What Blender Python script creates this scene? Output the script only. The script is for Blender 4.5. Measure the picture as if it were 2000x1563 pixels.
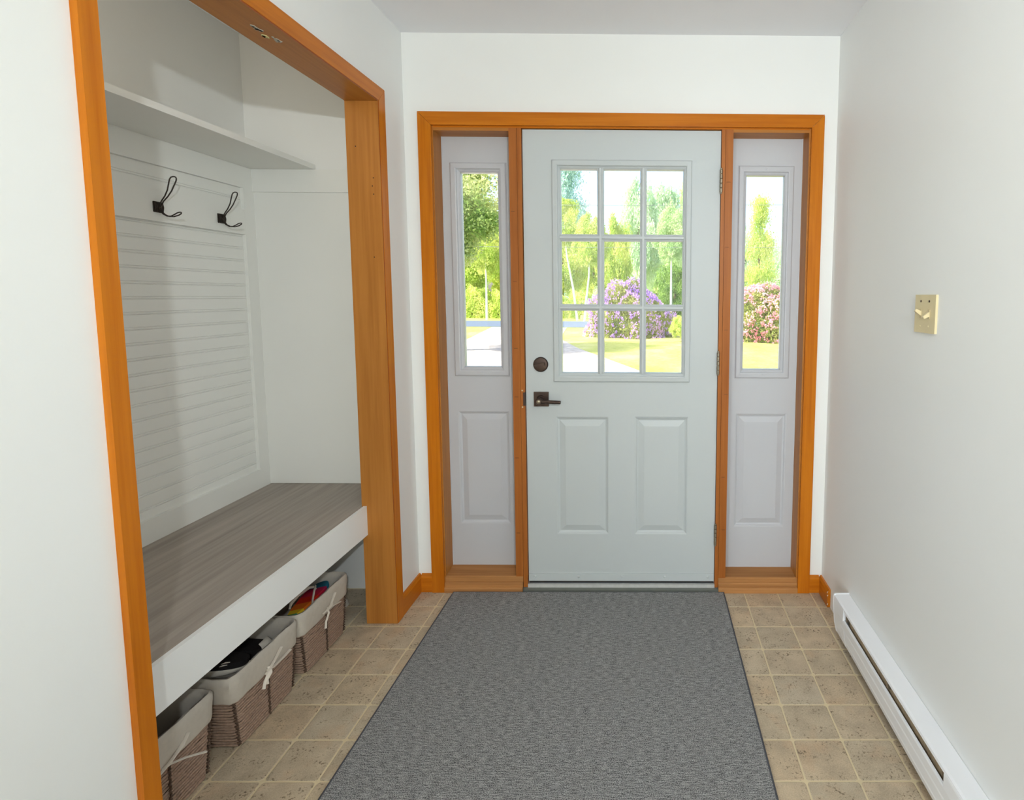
import bpy, bmesh, math, random
import numpy as np
from mathutils import Vector, Matrix

for o in list(bpy.data.objects):
    bpy.data.objects.remove(o)
S = bpy.context.scene
COL = S.collection

# ------------------------------------------------------------------ camera, world, lights, exposure
cd = bpy.data.cameras.new('camera')
cam = bpy.data.objects.new('camera', cd)
COL.objects.link(cam)
S.camera = cam
FPX, PX, PY, RX, RY, RZ = 1116.13, 1269.94, 683.59, 0.094846, -0.007282, 0.005399   # solved from the tile grid and the room's edges
CAM_H = 1.33
cd.sensor_fit = 'HORIZONTAL'
cd.sensor_width = 36.0
cd.lens = 36.0 * FPX / 2000.0
cd.shift_x = (1000.0 - PX) / 2000.0
cd.shift_y = (PY - 781.5) / 2000.0
cd.clip_start = 0.02
cd.clip_end = 500
_B = Matrix(((1, 0, 0), (0, 0, -1), (0, 1, 0)))
_M = Matrix.Rotation(RZ, 3, 'Z') @ Matrix.Rotation(RX, 3, 'X') @ Matrix.Rotation(RY, 3, 'Y') @ _B
cam.matrix_world = Matrix.Translation((0, 0, CAM_H)) @ Matrix((_M[0], -_M[1], -_M[2])).transposed().to_4x4()

S.view_settings.view_transform = 'Standard'
S.view_settings.look = 'None'
S.view_settings.exposure = 0.03
S.view_settings.gamma = 1.0
S.view_settings.use_curve_mapping = False

w = bpy.data.worlds.new('sky')
S.world = w
w.use_nodes = True
nt = w.node_tree
sky = nt.nodes.new('ShaderNodeTexSky')
sky.sky_type = 'NISHITA'
sky.sun_disc = False
sky.sun_elevation = math.radians(48)
sky.sun_rotation = math.radians(250)
sky.air_density = 1.0
sky.dust_density = 3.0
bg = nt.nodes['Background']
bg.inputs['Strength'].default_value = 0.52
nt.links.new(sky.outputs[0], bg.inputs[0])


def light(name, kind, loc, energy, color, rot=(0, 0, 0), **kw):
    l = bpy.data.lights.new(name, kind)
    l.energy = energy
    l.color = color
    for k, v in kw.items():
        setattr(l, k, v)
    o = bpy.data.objects.new(name, l)
    COL.objects.link(o)
    o.location = loc
    o.rotation_euler = rot
    return o


sun_dir = Vector((0.66, 0.24, -0.72))
sun = light('sun', 'SUN', (0, 30, 30), 8.0, (1.0, 0.95, 0.86), angle=math.radians(0.6))
sun.rotation_euler = sun_dir.to_track_quat('-Z', 'Y').to_euler()
key = key = key = key = key = key = light('hand_lamp', 'SPOT', (0.40, -0.83, 1.85), 118, (0.90, 0.97, 1.0), shadow_soft_size=0.03, spot_size=math.radians(88), spot_blend=1.0)
key.rotation_euler = Vector((-0.75, 3.3, -0.40)).to_track_quat('-Z', 'Y').to_euler()
light('hall_ceiling_fill', 'AREA', (0.25, 0.60, 2.37), 2.5, (0.93, 0.965, 1.0), shape='DISK', size=0.7)  # unseen fill added overhead to even out the hall
light('rear_ceiling_fill', 'AREA', (-1.65, -3.1, 2.37), 40, (0.93, 0.965, 1.0), shape='DISK', size=0.7)  # added ceiling fill, set where the panes do not mirror it
light('rear_fill_panel', 'AREA', (-1.88, -4.4, 1.25), 140, (0.88, 0.95, 1.0), rot=(math.radians(90), 0, math.radians(-14)),
      shape='RECTANGLE', size=0.9, size_y=2.0)  # added fill panel, placed clear of the pane reflections
light('closet_fill', 'POINT', (-1.40, 0.98, 2.28), 2.3, (1.0, 0.88, 0.70), shadow_soft_size=0.12)  # unseen warm fill added to lift the closet's upper shade

S.cycles.use_denoising = True
S.cycles.max_bounces = 10
S.cycles.diffuse_bounces = 6
S.cycles.transparent_max_bounces = 12
S.cycles.sample_clamp_indirect = 6.0

R = random.Random(7)


# ------------------------------------------------------------------ materials
def srgb(*c):
    return tuple(((v / 255) / 12.92 if v / 255 <= 0.04045 else ((v / 255 + 0.055) / 1.055) ** 2.4) for v in c) + (1.0,)


class NT:
    def __init__(s, name):
        s.m = bpy.data.materials.new(name)
        s.m.use_nodes = True
        s.t = s.m.node_tree
        s.b = s.t.nodes['Principled BSDF']

    def n(s, typ, **kw):
        nd = s.t.nodes.new('ShaderNode' + typ)
        for k, v in kw.items():
            if k in nd.inputs:
                nd.inputs[k].default_value = v
            else:
                setattr(nd, k, v)
        return nd

    def l(s, a, b):
        s.t.links.new(a, b)

    def coord(s, scale=(1, 1, 1), rnd=0.0):
        tc = s.n('TexCoord')
        mp = s.n('Mapping')
        mp.inputs['Scale'].default_value = scale
        s.l(tc.outputs['Object'], mp.inputs['Vector'])
        if rnd:
            oi = s.n('ObjectInfo')
            mu = s.n('Math', operation='MULTIPLY')
            mu.inputs[1].default_value = rnd
            s.l(oi.outputs['Random'], mu.inputs[0])
            s.l(mu.outputs[0], mp.inputs['Location'])
        return mp.outputs['Vector']

    def noise(s, vec, scale, detail=3, rough=0.5):
        nd = s.n('TexNoise')
        nd.inputs['Scale'].default_value = scale
        nd.inputs['Detail'].default_value = detail
        nd.inputs['Roughness'].default_value = rough
        s.l(vec, nd.inputs['Vector'])
        return nd.outputs['Fac']

    def ramp(s, fac, stops):
        r = s.n('ValToRGB')
        e = r.color_ramp.elements
        while len(e) < len(stops):
            e.new(0.5)
        for i, (p, c) in enumerate(stops):
            e[i].position = p
            e[i].color = c
        s.l(fac, r.inputs[0])
        return r.outputs['Color']

    def mix(s, fac, a, b, mode='MIX'):
        m = s.n('Mix', data_type='RGBA', blend_type=mode)
        for sock, v in ((m.inputs[0], fac), (m.inputs[6], a), (m.inputs[7], b)):
            if hasattr(v, 'is_linked'):
                s.l(v, sock)
            else:
                sock.default_value = v
        return m.outputs[2]

    def bump(s, h, strength, dist=0.002):
        b = s.n('Bump')
        b.inputs['Strength'].default_value = strength
        b.inputs['Distance'].default_value = dist
        s.l(h, b.inputs['Height'])
        s.l(b.outputs[0], s.b.inputs['Normal'])

    def base(s, c, rough=0.5, metal=0.0, spec=0.5):
        if hasattr(c, 'is_linked'):
            s.l(c, s.b.inputs['Base Color'])
        else:
            s.b.inputs['Base Color'].default_value = c
        s.b.inputs['Roughness'].default_value = rough
        s.b.inputs['Metallic'].default_value = metal
        s.b.inputs['Specular IOR Level'].default_value = spec
        return s.m


def paint(name, c, rough=0.55, bump=0.08, spec=0.35):
    k = NT(name)
    v = k.coord()
    n = k.noise(v, 3.0, 2)
    col = k.mix(n, tuple(x * 0.985 for x in c[:3]) + (1,), tuple(min(1, x * 1.015) for x in c[:3]) + (1,))
    k.base(col, rough, 0, spec)
    k.bump(k.noise(v, 260, 2), bump, 0.001)
    return k.m


def plain(name, c, rough=0.5, metal=0.0, spec=0.5, nscale=40, var=0.12, bump=0.0):
    k = NT(name)
    v = k.coord()
    n = k.noise(v, nscale, 3)
    k.base(k.mix(n, tuple(x * (1 - var) for x in c[:3]) + (1,), tuple(x * (1 + var) for x in c[:3]) + (1,)), rough, metal, spec)
    if bump:
        k.bump(n, bump, 0.002)
    return k.m


def wood(name, c, dark, axis, rough=0.34, across=55, along=2.2):
    k = NT(name)
    sc = [across] * 3
    sc[axis] = along
    v = k.coord(tuple(sc))
    n1 = k.noise(v, 1.0, 4, 0.6)
    sc2 = [9.0] * 3
    sc2[axis] = 0.8
    n2 = k.noise(k.coord(tuple(sc2)), 1.0, 3)
    g = k.ramp(n1, [(0.30, dark), (0.62, c)])
    big = k.ramp(n2, [(0.3, tuple(x * 0.80 for x in c[:3]) + (1,)), (0.7, tuple(min(1, x * 1.12) for x in c[:3]) + (1,))])
    k.base(k.mix(0.45, g, big), rough, 0, 0.18)
    k.bump(n1, 0.06, 0.001)
    return k.m


WALL = paint('wall_paint', (0.84, 0.85, 0.835, 1), 0.5)
CEIL = paint('ceiling_paint', (0.88, 0.89, 0.92, 1), 0.9, 0.12, 0.1)
CLOSETP = paint('closet_paint', (0.86, 0.86, 0.835, 1), 0.5)
BEAD = paint('beadboard_paint', (0.85, 0.85, 0.81, 1), 0.42, 0.03)
DOORP = paint('door_paint', (0.54, 0.58, 0.59, 1), 0.42, 0.05)
SIDEP = paint('sidelight_paint', (0.55, 0.565, 0.60, 1), 0.42, 0.05)
APRON = paint('apron_paint', (0.88, 0.885, 0.87, 1), 0.4, 0.03)
OC, OD = srgb(202, 119, 26), srgb(168, 85, 6)
CAS = [wood('casing_wood_%s' % 'xyz'[i], OC, OD, i, 0.28) for i in range(3)]
JC, JD = srgb(188, 125, 58), srgb(156, 94, 36)
JAMB = [wood('jamb_wood_%s' % 'xyz'[i], JC, JD, i, 0.4) for i in range(3)]
PC, PD = srgb(172, 103, 46), srgb(142, 76, 28)
POST = wood('post_wood', PC, PD, 2, 0.38)
SILLW = wood('sill_wood', srgb(186, 132, 80), srgb(142, 94, 54), 0, 0.6)
BENCHW = wood('bench_laminate', srgb(174, 164, 154), srgb(132, 122, 112), 1, 0.45, 45, 1.6)
HEAT = plain('heater_enamel', srgb(246, 248, 252), 0.35, 0, 0.5, 8, 0.02)
FIN = plain('heater_fins', srgb(176, 156, 128), 0.5, 0.3, 0.4, 60, 0.3)
BRONZE = plain('oiled_bronze', srgb(74, 60, 54), 0.38, 0.7, 0.5, 80, 0.25)
STEEL = plain('worn_steel', srgb(150, 140, 122), 0.4, 0.8, 0.5, 90, 0.3)
ALU = plain('aluminium', srgb(205, 206, 204), 0.45, 0.25, 0.5, 50, 0.15)
IVORY = plain('ivory_plastic', srgb(216, 201, 160), 0.35, 0, 0.5, 20, 0.04)
DARKHOLE = plain('dark_gap', (0.012, 0.010, 0.008, 1), 0.8)
IRON = plain('hook_iron', srgb(62, 54, 48), 0.45, 0.6, 0.5, 90, 0.3)
LINER = plain('liner_cotton', srgb(196, 188, 176), 0.9, 0, 0.1, 70, 0.08, 0.3)
ROPE = plain('paper_rope', srgb(158, 132, 114), 0.75, 0, 0.3, 120, 0.45, 0.4)
ROPED = plain('rope_core', srgb(52, 38, 30), 0.9, 0, 0.1, 50, 0.3)
BLACKF = plain('black_knit', srgb(38, 35, 35), 0.8, 0, 0.2, 200, 0.35, 0.3)
BROWNF = plain('brown_leather', srgb(70, 40, 32), 0.6, 0, 0.3, 60, 0.25)
RUBBER = plain('white_rubber', srgb(222, 214, 200), 0.6, 0, 0.3, 60, 0.05)
WHITEF = plain('white_strap', srgb(222, 213, 200), 0.5, 0, 0.3, 60, 0.04)
GREYCLOTH = plain('grey_towel', srgb(176, 178, 182), 0.9, 0, 0.1, 150, 0.1, 0.4)
RESIDUE = plain('adhesive_residue', srgb(176, 172, 158), 0.8, 0, 0.2, 260, 0.5, 0.4)
RESIDUEY = plain('yellow_residue', srgb(214, 206, 150), 0.8, 0, 0.2, 160, 0.2, 0.4)
GROUT = plain('grout', srgb(220, 204, 168), 0.55, 0, 0.3, 30, 0.07)

# floor tile: one material, tinted and offset per tile
k = NT('vinyl_tile')
v = k.coord((1, 1, 1), 57.0)
oi = k.n('ObjectInfo')
tint = k.ramp(oi.outputs['Random'], [(0.0, srgb(214, 193, 162)), (0.3, srgb(206, 192, 168)), (0.55, srgb(222, 197, 164)), (0.8, srgb(203, 192, 171)), (1.0, srgb(218, 200, 172))])
cl = k.noise(v, 16, 3)
col = k.mix(k.ramp(cl, [(0.35, (0, 0, 0, 1)), (0.72, (0.8, 0.8, 0.8, 1))]), tint, srgb(166, 150, 129))
warm = k.ramp(k.noise(v, 11, 2), [(0.55, (0, 0, 0, 1)), (0.72, (0.45, 0.45, 0.45, 1))])
col = k.mix(warm, col, srgb(210, 170, 132))
pit = k.ramp(k.noise(v, 135, 2, 0.55), [(0.575, (0, 0, 0, 1)), (0.635, (1, 1, 1, 1))])
msk = k.ramp(k.noise(v, 20, 2), [(0.44, (0, 0, 0, 1)), (0.60, (1, 1, 1, 1))])
pm = k.mix(1.0, pit, msk, 'MULTIPLY')
col = k.mix(pm, col, srgb(98, 80, 60))
fine = k.noise(v, 300, 3, 0.7)
col = k.mix(0.34, col, k.ramp(fine, [(0.3, srgb(110, 96, 78)), (0.7, srgb(220, 204, 176))]))
k.base(col, 0.5, 0, 0.3)
bw = k.n('RGBToBW')
k.l(pm, bw.inputs[0])
k.bump(bw.outputs[0], -0.25, 0.001)
TILE = k.m

# rug: heathered ribbed loop pile
k = NT('rug_pile')
n1 = k.noise(k.coord((40, 300, 1)), 1.0, 4, 0.65)
n2 = k.noise(k.coord((380, 420, 1)), 1.0, 2)
wv = k.n('TexWave', wave_type='BANDS', bands_direction='Y')
wv.inputs['Scale'].default_value = 62
wv.inputs['Distortion'].default_value = 1.2
wv.inputs['Detail'].default_value = 1
k.l(k.coord(), wv.inputs['Vector'])
c1 = k.ramp(n1, [(0.40, srgb(38, 38, 41)), (0.48, srgb(108, 109, 112)), (0.57, srgb(184, 184, 183))])
c2 = k.ramp(n2, [(0.40, srgb(44, 45, 48)), (0.60, srgb(196, 196, 195))])
cc = k.mix(0.62, c1, c2)
cc = k.mix(k.ramp(wv.outputs['Fac'], [(0.0, (0.30, 0.30, 0.30, 1)), (0.45, (0, 0, 0, 1))]), cc, srgb(58, 58, 62))
k.base(cc, 0.95, 0, 0.05)
k.bump(n2, 0.5, 0.002)
RUG = k.m
BIND = plain('rug_binding', srgb(84, 86, 92), 0.9, 0, 0.1, 300, 0.2)

# flip-flop stripes along the sole
k = NT('rainbow_sole')
tc = k.n('TexCoord')
sp = k.n('SeparateXYZ')
k.l(tc.outputs['Object'], sp.inputs[0])
mr = k.n('MapRange')
mr.inputs[1].default_value = -0.125
mr.inputs[2].default_value = 0.125
k.l(sp.outputs['Y'], mr.inputs[0])
rr = k.n('ValToRGB')
rr.color_ramp.interpolation = 'CONSTANT'
stops = [(0, srgb(60, 140, 90)), (0.09, srgb(232, 190, 40)), (0.2, srgb(226, 112, 30)), (0.37, srgb(206, 44, 24)), (0.54, srgb(196, 36, 64)), (0.68, srgb(186, 40, 84)), (0.78, srgb(38, 128, 158))]
e = rr.color_ramp.elements
while len(e) < len(stops):
    e.new(0.5)
for i, (p, c) in enumerate(stops):
    e[i].position = p
    e[i].color = c
k.l(mr.outputs[0], rr.inputs[0])
k.base(rr.outputs[0], 0.7, 0, 0.2)
RAINBOW = k.m

# window glass
k = NT('window_glass')
tr = k.n('BsdfTransparent')
tr.inputs[0].default_value = (0.97, 0.98, 0.97, 1)
gl = k.n('BsdfGlossy')
gl.inputs['Roughness'].default_value = 0.0
fr = k.n('Fresnel')
fr.inputs[0].default_value = 1.45
mx = k.n('MixShader')
k.l(fr.outputs[0], mx.inputs[0])
k.l(tr.outputs[0], mx.inputs[1])
k.l(gl.outputs[0], mx.inputs[2])
k.l(mx.outputs[0], k.t.nodes['Material Output'].inputs['Surface'])
GLASS = k.m


def leaf(name, a, b, trans=0.35):
    k = NT(name)
    v = k.coord()
    n = k.noise(v, 2.2, 3, 0.6)
    c = k.ramp(n, [(0.35, a), (0.65, b)])
    df = k.n('BsdfDiffuse')
    tl = k.n('BsdfTranslucent')
    mx = k.n('MixShader')
    mx.inputs[0].default_value = trans
    k.l(c, df.inputs[0])
    k.l(c, tl.inputs[0])
    k.l(df.outputs[0], mx.inputs[1])
    k.l(tl.outputs[0], mx.inputs[2])
    k.l(mx.outputs[0], k.t.nodes['Material Output'].inputs['Surface'])
    return k.m


LF_MAPLE = leaf('maple_leaves', srgb(136, 170, 84), srgb(226, 228, 172))
LF_YEL = leaf('birch_leaves', srgb(176, 202, 92), srgb(236, 238, 150))
LF_MID = leaf('ash_leaves', srgb(178, 210, 144), srgb(228, 238, 190))  # green whitened to stand in for outdoor haze
LF_PALE = leaf('pale_leaves', srgb(196, 222, 186), srgb(236, 244, 216))  # distant haze and glare washed into the leaf colour
LF_PINE = leaf('pine_needles', srgb(156, 196, 190), srgb(210, 230, 222))  # needles paled for haze
LF_DARK = leaf('hemlock_needles', srgb(112, 150, 80), srgb(172, 202, 110))
LF_RHO = leaf('rhododendron_leaves', srgb(124, 140, 70), srgb(192, 196, 116))
FL_PUR = leaf('purple_petals', srgb(178, 140, 226), srgb(232, 196, 236))
FL_PINK = leaf('pink_petals', srgb(226, 140, 160), srgb(250, 214, 220))
BARK = plain('bark', srgb(120, 106, 88), 0.9, 0, 0.1, 12, 0.3)
BIRCH = plain('birch_bark', srgb(236, 230, 214), 0.8, 0, 0.1, 14, 0.1)
ROAD = plain('asphalt', srgb(104, 116, 132), 0.9, 0, 0.1, 20, 0.1)
WIREM = plain('wire', srgb(120, 128, 128), 0.7)
k = NT('lawn')
n = k.noise(k.coord((1, 0.6, 1)), 0.7, 5, 0.6)
n2 = k.noise(k.coord(), 14, 3, 0.7)
c = k.ramp(n, [(0.3, srgb(146, 160, 62)), (0.55, srgb(188, 188, 100)), (0.75, srgb(208, 200, 146))])
k.base(k.mix(0.35, c, k.ramp(n2, [(0.3, srgb(120, 140, 46)), (0.7, srgb(214, 208, 142))])), 1.0, 0, 0.0)
LAWN = k.m
k = NT('gravel')
n = k.noise(k.coord(), 5, 5, 0.7)
k.base(k.ramp(n, [(0.3, srgb(160, 150, 140)), (0.7, srgb(206, 198, 190))]), 1.0, 0, 0.0)
GRAVEL = k.m


# ------------------------------------------------------------------ mesh helpers
def wloc(p):
    v = Vector((0, 0, 0))
    while p is not None:
        v += p.location
        p = p.parent
    return v


def link(name, me, mat, parent=None, local=False):
    o = bpy.data.objects.new(name, me)
    COL.objects.link(o)
    if mat is not None and not me.materials:
        me.materials.append(mat)
    if parent is not None:
        o.parent = parent
        if not local:
            me.transform(Matrix.Translation(-wloc(parent)))
    return o


class MB:
    def __init__(s):
        s.bm = bmesh.new()

    def box(s, x0, x1, y0, y1, z0, z1):
        vs = [s.bm.verts.new(p) for p in ((x0, y0, z0), (x1, y0, z0), (x1, y1, z0), (x0, y1, z0), (x0, y0, z1), (x1, y0, z1), (x1, y1, z1), (x0, y1, z1))]
        for f in ((0, 3, 2, 1), (4, 5, 6, 7), (0, 1, 5, 4), (1, 2, 6, 5), (2, 3, 7, 6), (3, 0, 4, 7)):
            s.bm.faces.new([vs[i] for i in f])
        return s

    def prism(s, poly, axis, a, b):
        """poly: points in the two other axes (in x,y,z order), extruded along axis from a to b"""
        def mk(p, t):
            q = list(p)
            q.insert(axis, t)
            return s.bm.verts.new(q)
        A = [mk(p, a) for p in poly]
        B = [mk(p, b) for p in poly]
        n = len(poly)
        s.bm.faces.new(A)
        s.bm.faces.new(B[::-1])
        for i in range(n):
            s.bm.faces.new((A[i], B[i], B[(i + 1) % n], A[(i + 1) % n]))
        return s

    def loft(s, rings, cap0=True, cap1=True, closed=False):
        V = [[s.bm.verts.new(p) for p in r] for r in rings]
        n = len(rings[0])
        m = len(V)
        for j in range(m if closed else m - 1):
            a, b = V[j], V[(j + 1) % m]
            for i in range(n):
                s.bm.faces.new((a[i], a[(i + 1) % n], b[(i + 1) % n], b[i]))
        if not closed:
            if cap0:
                s.bm.faces.new(V[0][::-1])
            if cap1:
                s.bm.faces.new(V[-1])
        return s

    def tube(s, pts, r, n=8, closed=False, flat=1.0):
        pts = [Vector(p) for p in pts]
        rs = r if isinstance(r, (list, tuple)) else [r] * len(pts)
        m = len(pts)
        rings = []
        up = None
        for i, p in enumerate(pts):
            if closed:
                t = pts[(i + 1) % m] - pts[i - 1]
            else:
                t = pts[min(i + 1, m - 1)] - pts[max(i - 1, 0)]
            t.normalize()
            if up is None:
                up = Vector((0, 0, 1)) if abs(t.z) < 0.9 else Vector((1, 0, 0))
            u = up - t * up.dot(t)
            if u.length < 1e-6:
                u = t.orthogonal()
            u.normalize()
            up = u
            w = t.cross(u)
            rings.append([p + (u * math.cos(a) * flat + w * math.sin(a)) * rs[i] for a in [2 * math.pi * q / n for q in range(n)]])
        s.loft(rings, closed=closed)
        return s

    def lathe(s, prof, c, axis='Y', n=24):
        """prof: (radius, along) pairs"""
        rings = []
        for r, h in prof:
            ring = []
            for i in range(n):
                a = 2 * math.pi * i / n
                u, v = r * math.cos(a), r * math.sin(a)
                ring.append(Vector(c) + (Vector((u, h, v)) if axis == 'Y' else Vector((h, u, v)) if axis == 'X' else Vector((u, v, h))))
            rings.append(ring)
        return s.loft(rings)

    def bevel(s, w, seg=2, ang=35):
        es = [e for e in s.bm.edges if len(e.link_faces) == 2 and math.degrees(e.calc_face_angle(0)) > ang]
        bmesh.ops.bevel(s.bm, geom=es, offset=w, segments=seg, affect='EDGES', profile=0.6, clamp_overlap=True)
        return s

    def mesh(s, name, smooth=None):
        bmesh.ops.recalc_face_normals(s.bm, faces=s.bm.faces)
        me = bpy.data.meshes.new(name)
        s.bm.to_mesh(me)
        s.bm.free()
        if smooth is not None:
            me.polygons.foreach_set('use_smooth', [True] * len(me.polygons))
            if smooth < 180:
                me.set_sharp_from_angle(angle=math.radians(smooth))
        return me

    def out(s, name, mat, parent=None, smooth=None, local=False):
        return link(name, s.mesh(name, smooth), mat, parent, local)


def grid_slab(xs, zs, hole, y0, y1):
    """slab in the xz plane with the listed cells (i,j) left open; one welded mesh"""
    s = MB()
    V = {}

    def v(i, j, k):
        if (i, j, k) not in V:
            V[i, j, k] = s.bm.verts.new((xs[i], (y0, y1)[k], zs[j]))
        return V[i, j, k]
    nx, nz = len(xs) - 1, len(zs) - 1
    sol = lambda i, j: 0 <= i < nx and 0 <= j < nz and (i, j) not in hole
    for i in range(nx):
        for j in range(nz):
            if not sol(i, j):
                continue
            s.bm.faces.new((v(i, j, 0), v(i + 1, j, 0), v(i + 1, j + 1, 0), v(i, j + 1, 0)))
            s.bm.faces.new((v(i, j, 1), v(i, j + 1, 1), v(i + 1, j + 1, 1), v(i + 1, j, 1)))
            for di, dj, a, b in ((-1, 0, (i, j), (i, j + 1)), (1, 0, (i + 1, j), (i + 1, j + 1)), (0, -1, (i, j), (i + 1, j)), (0, 1, (i, j + 1), (i + 1, j + 1))):
                if not sol(i + di, j + dj):
                    s.bm.faces.new((v(*a, 0), v(*b, 0), v(*b, 1), v(*a, 1)))
    return s


def rect_rings(x0, x1, z0, z1, prof):
    return [[(x0 + d, y, z0 + d), (x1 - d, y, z0 + d), (x1 - d, y, z1 - d), (x0 + d, y, z1 - d)] for d, y in prof]


def thing(name, label, cat, loc=(0, 0, 0), rz=0.0, group=None):
    o = bpy.data.objects.new(name, None)
    o.empty_display_size = 0.05
    COL.objects.link(o)
    o.location = loc
    o.rotation_euler = (0, 0, rz)
    tag(o, label, cat, group)
    return o


def tag(o, label, cat, group=None):
    o['label'] = label
    o['category'] = cat
    if group:
        o['group'] = group
    return o


def struct(o):
    o['kind'] = 'structure'
    return o


def empty_struct(name):
    o = bpy.data.objects.new(name, None)
    o.empty_display_size = 0.05
    COL.objects.link(o)
    return struct(o)


# ------------------------------------------------------------------ room shell
XL, XR, YB, ZC = -1.013, 0.796, 2.465, 2.40      # left wall face, right wall face, door wall face, ceiling
YR = -4.5                                         # rear end of the hall
YO = -1.9                                         # left wall stops here so the added rear light reaches the right wall
XO = -2.75                                        # left side of the bay added for that light
JX = -1.117                                       # inner face of the left wall (closet side)
Y0, Y1, ZH = 1.100, 2.207, 2.045                  # closet opening
CX, CYE, CYN = -1.692, 2.490, 0.80                # closet back wall, far end wall, near end wall

floor = struct(MB().box(XO - 0.1, 0.90, YR - 0.2, 2.62, -0.16, -0.0012).out('floor', GROUT))
struct(MB().box(XO - 0.1, 0.95, YR - 0.2, 2.66, ZC, ZC + 0.15).out('ceiling', CEIL))
struct(MB().prism([(YO, -0.16), (Y0, -0.16), (Y0, ZH + 0.012), (Y1 + 0.012, ZH + 0.012), (Y1 + 0.012, -0.16), (2.62, -0.16), (2.62, ZC), (YO, ZC)], 0, JX, XL).out('wall_left', WALL))
struct(MB().box(XR, XR + 0.10, YR - 0.2, 2.66, -0.16, ZC).out('wall_right', WALL))
struct(MB().prism([(XL, -0.16), (-0.914, -0.16), (-0.914, 2.040), (0.699, 2.040), (0.699, -0.16), (XR, -0.16), (XR, ZC), (XL, ZC)], 1, YB, 2.62).out('wall_back', WALL))
struct(MB().prism([(XO, -0.16), (-2.40, -0.16), (-2.40, 2.30), (-1.36, 2.30), (-1.36, -0.16), (XR, -0.16), (XR, ZC), (XO, ZC)], 1, YR - 0.12, YR).out('wall_rear', WALL))  # opening added for the rear fill panel
struct(MB().box(XO - 0.1, XO, YR - 0.12, YO + 0.1, -0.16, ZC).out('wall_light_bay', WALL))  # unseen bay added around the rear fill light
struct(MB().box(XO, JX, YO, YO + 0.1, -0.16, ZC).out('wall_light_bay_front', WALL))  # closes the added light bay
cbw = struct(MB().box(CX - 0.10, CX, CYN - 0.1, 2.62, -0.16, ZC).out('wall_closet_back', CLOSETP))
cew = struct(MB().box(CX, JX, CYE, 2.62, -0.16, ZC).out('wall_closet_end', CLOSETP))
struct(MB().box(CX, JX, CYN - 0.1, CYN, -0.16, ZC).out('wall_closet_near', CLOSETP))

# ---- floor tiles: every tile that shows is a part of the floor
TP, TQ = 0.149, 0.1475
GX, GY = 0.446, 2.337
tile_meshes = {}


def tile_mesh(sx, sy):
    key = (round(sx, 4), round(sy, 4))
    if key not in tile_meshes:
        hx, hy, r = sx / 2, sy / 2, min(0.008, sx / 3, sy / 3)

        def ring(ins, z):
            pts = []
            for cx, cy, a0 in ((hx - r, hy - r, 0), (-hx + r, hy - r, 90), (-hx + r, -hy + r, 180), (hx - r, -hy + r, 270)):
                for a in (0, 45, 90):
                    t = math.radians(a0 + a)
                    pts.append((cx + (r - ins) * math.cos(t), cy + (r - ins) * math.sin(t), z))
            return pts
        me = MB().loft([ring(0, -0.0011), ring(0.0004, -0.0006), ring(0.0024, 0.0)], cap0=False).mesh('tile')
        me.materials.append(TILE)
        tile_meshes[key] = me
    return tile_meshes[key]


RUGX0, RUGX1, RUGY0, RUGY1 = -0.857, 0.356, 0.50, 2.447
g = 0.0050
nt_ = 0
far_tiles = []
for i in range(-15, 4):
    for j in range(-32, 3):
        x0, x1 = GX + TP * i + g / 2, GX + TP * (i + 1) - g / 2
        y0, y1 = GY + TQ * (j - 1) + g / 2, GY + TQ * j - g / 2
        x0, x1 = max(x0, CX + 0.001), min(x1, XR - 0.001)
        y0, y1 = max(y0, YR), min(y1, 2.489)
        if x1 - x0 < 0.006 or y1 - y0 < 0.006:
            continue
        if x0 > RUGX0 and x1 < RUGX1 and y0 > RUGY0 and y1 < RUGY1:
            continue
        if x1 < XL and (y1 < CYN):
            continue
        if x0 > JX and x1 < XL and not (Y0 < y1 and y0 < Y1):
            continue
        if y1 < 0.75:
            far_tiles.append((x0, x1, y0, y1))
            continue
        o = link('tile', tile_mesh(x1 - x0, y1 - y0), TILE, floor, True)
        o.location = ((x0 + x1) / 2, (y0 + y1) / 2, 0)
        nt_ += 1
b = MB()
for x0, x1, y0, y1 in far_tiles:
    b.box(x0, x1, y0, y1, -0.002, 0)
o = b.out('tile_field', TILE, floor)
o['kind'] = 'stuff'

# ---- baseboards
def bboard(name, poly_axis, a, b_, f):
    s = MB().prism(f, poly_axis, a, b_)
    s.bevel(0.002, 1)
    return struct(s.out(name, CAS[0 if poly_axis == 0 else 1]))


bboard('baseboard_left', 1, 2.262, YB, [(XL, 0.001), (XL + 0.013, 0.001), (XL + 0.013, 0.070), (XL + 0.006, 0.083), (XL, 0.085)])
bboard('baseboard_back', 0, XL + 0.013, -0.951, [(YB, 0.001), (YB - 0.013, 0.001), (YB - 0.013, 0.070), (YB - 0.006, 0.083), (YB, 0.085)])
bboard('baseboard_corner', 0, 0.738, XR - 0.013, [(YB, 0.001), (YB - 0.013, 0.001), (YB - 0.013, 0.066), (YB - 0.006, 0.078), (YB, 0.080)])
br = bboard('baseboard_right', 1, 2.334, YB, [(XR, 0.001), (XR - 0.013, 0.001), (XR - 0.013, 0.066), (XR - 0.006, 0.078), (XR, 0.080)])
for q in (0, 2, 3):
    z = (0.012, 0.03, 0.05, 0.064, 0.073)[q]
    dy = (0.0, 0.0, 0.002, 0.004, 0.05)[q]
    MB().tube([(XR - 0.0135, 2.3335 + dy, z), (XR - 0.0115, 2.3325 + dy, z + 0.006)], [0.0022, 0.0016], 5).out('paint_chip', RUBBER, br)

# ---- door casing (mitred boards), jambs, posts, sills
YC = YB - 0.017
t1 = empty_struct('trim_1')


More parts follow.
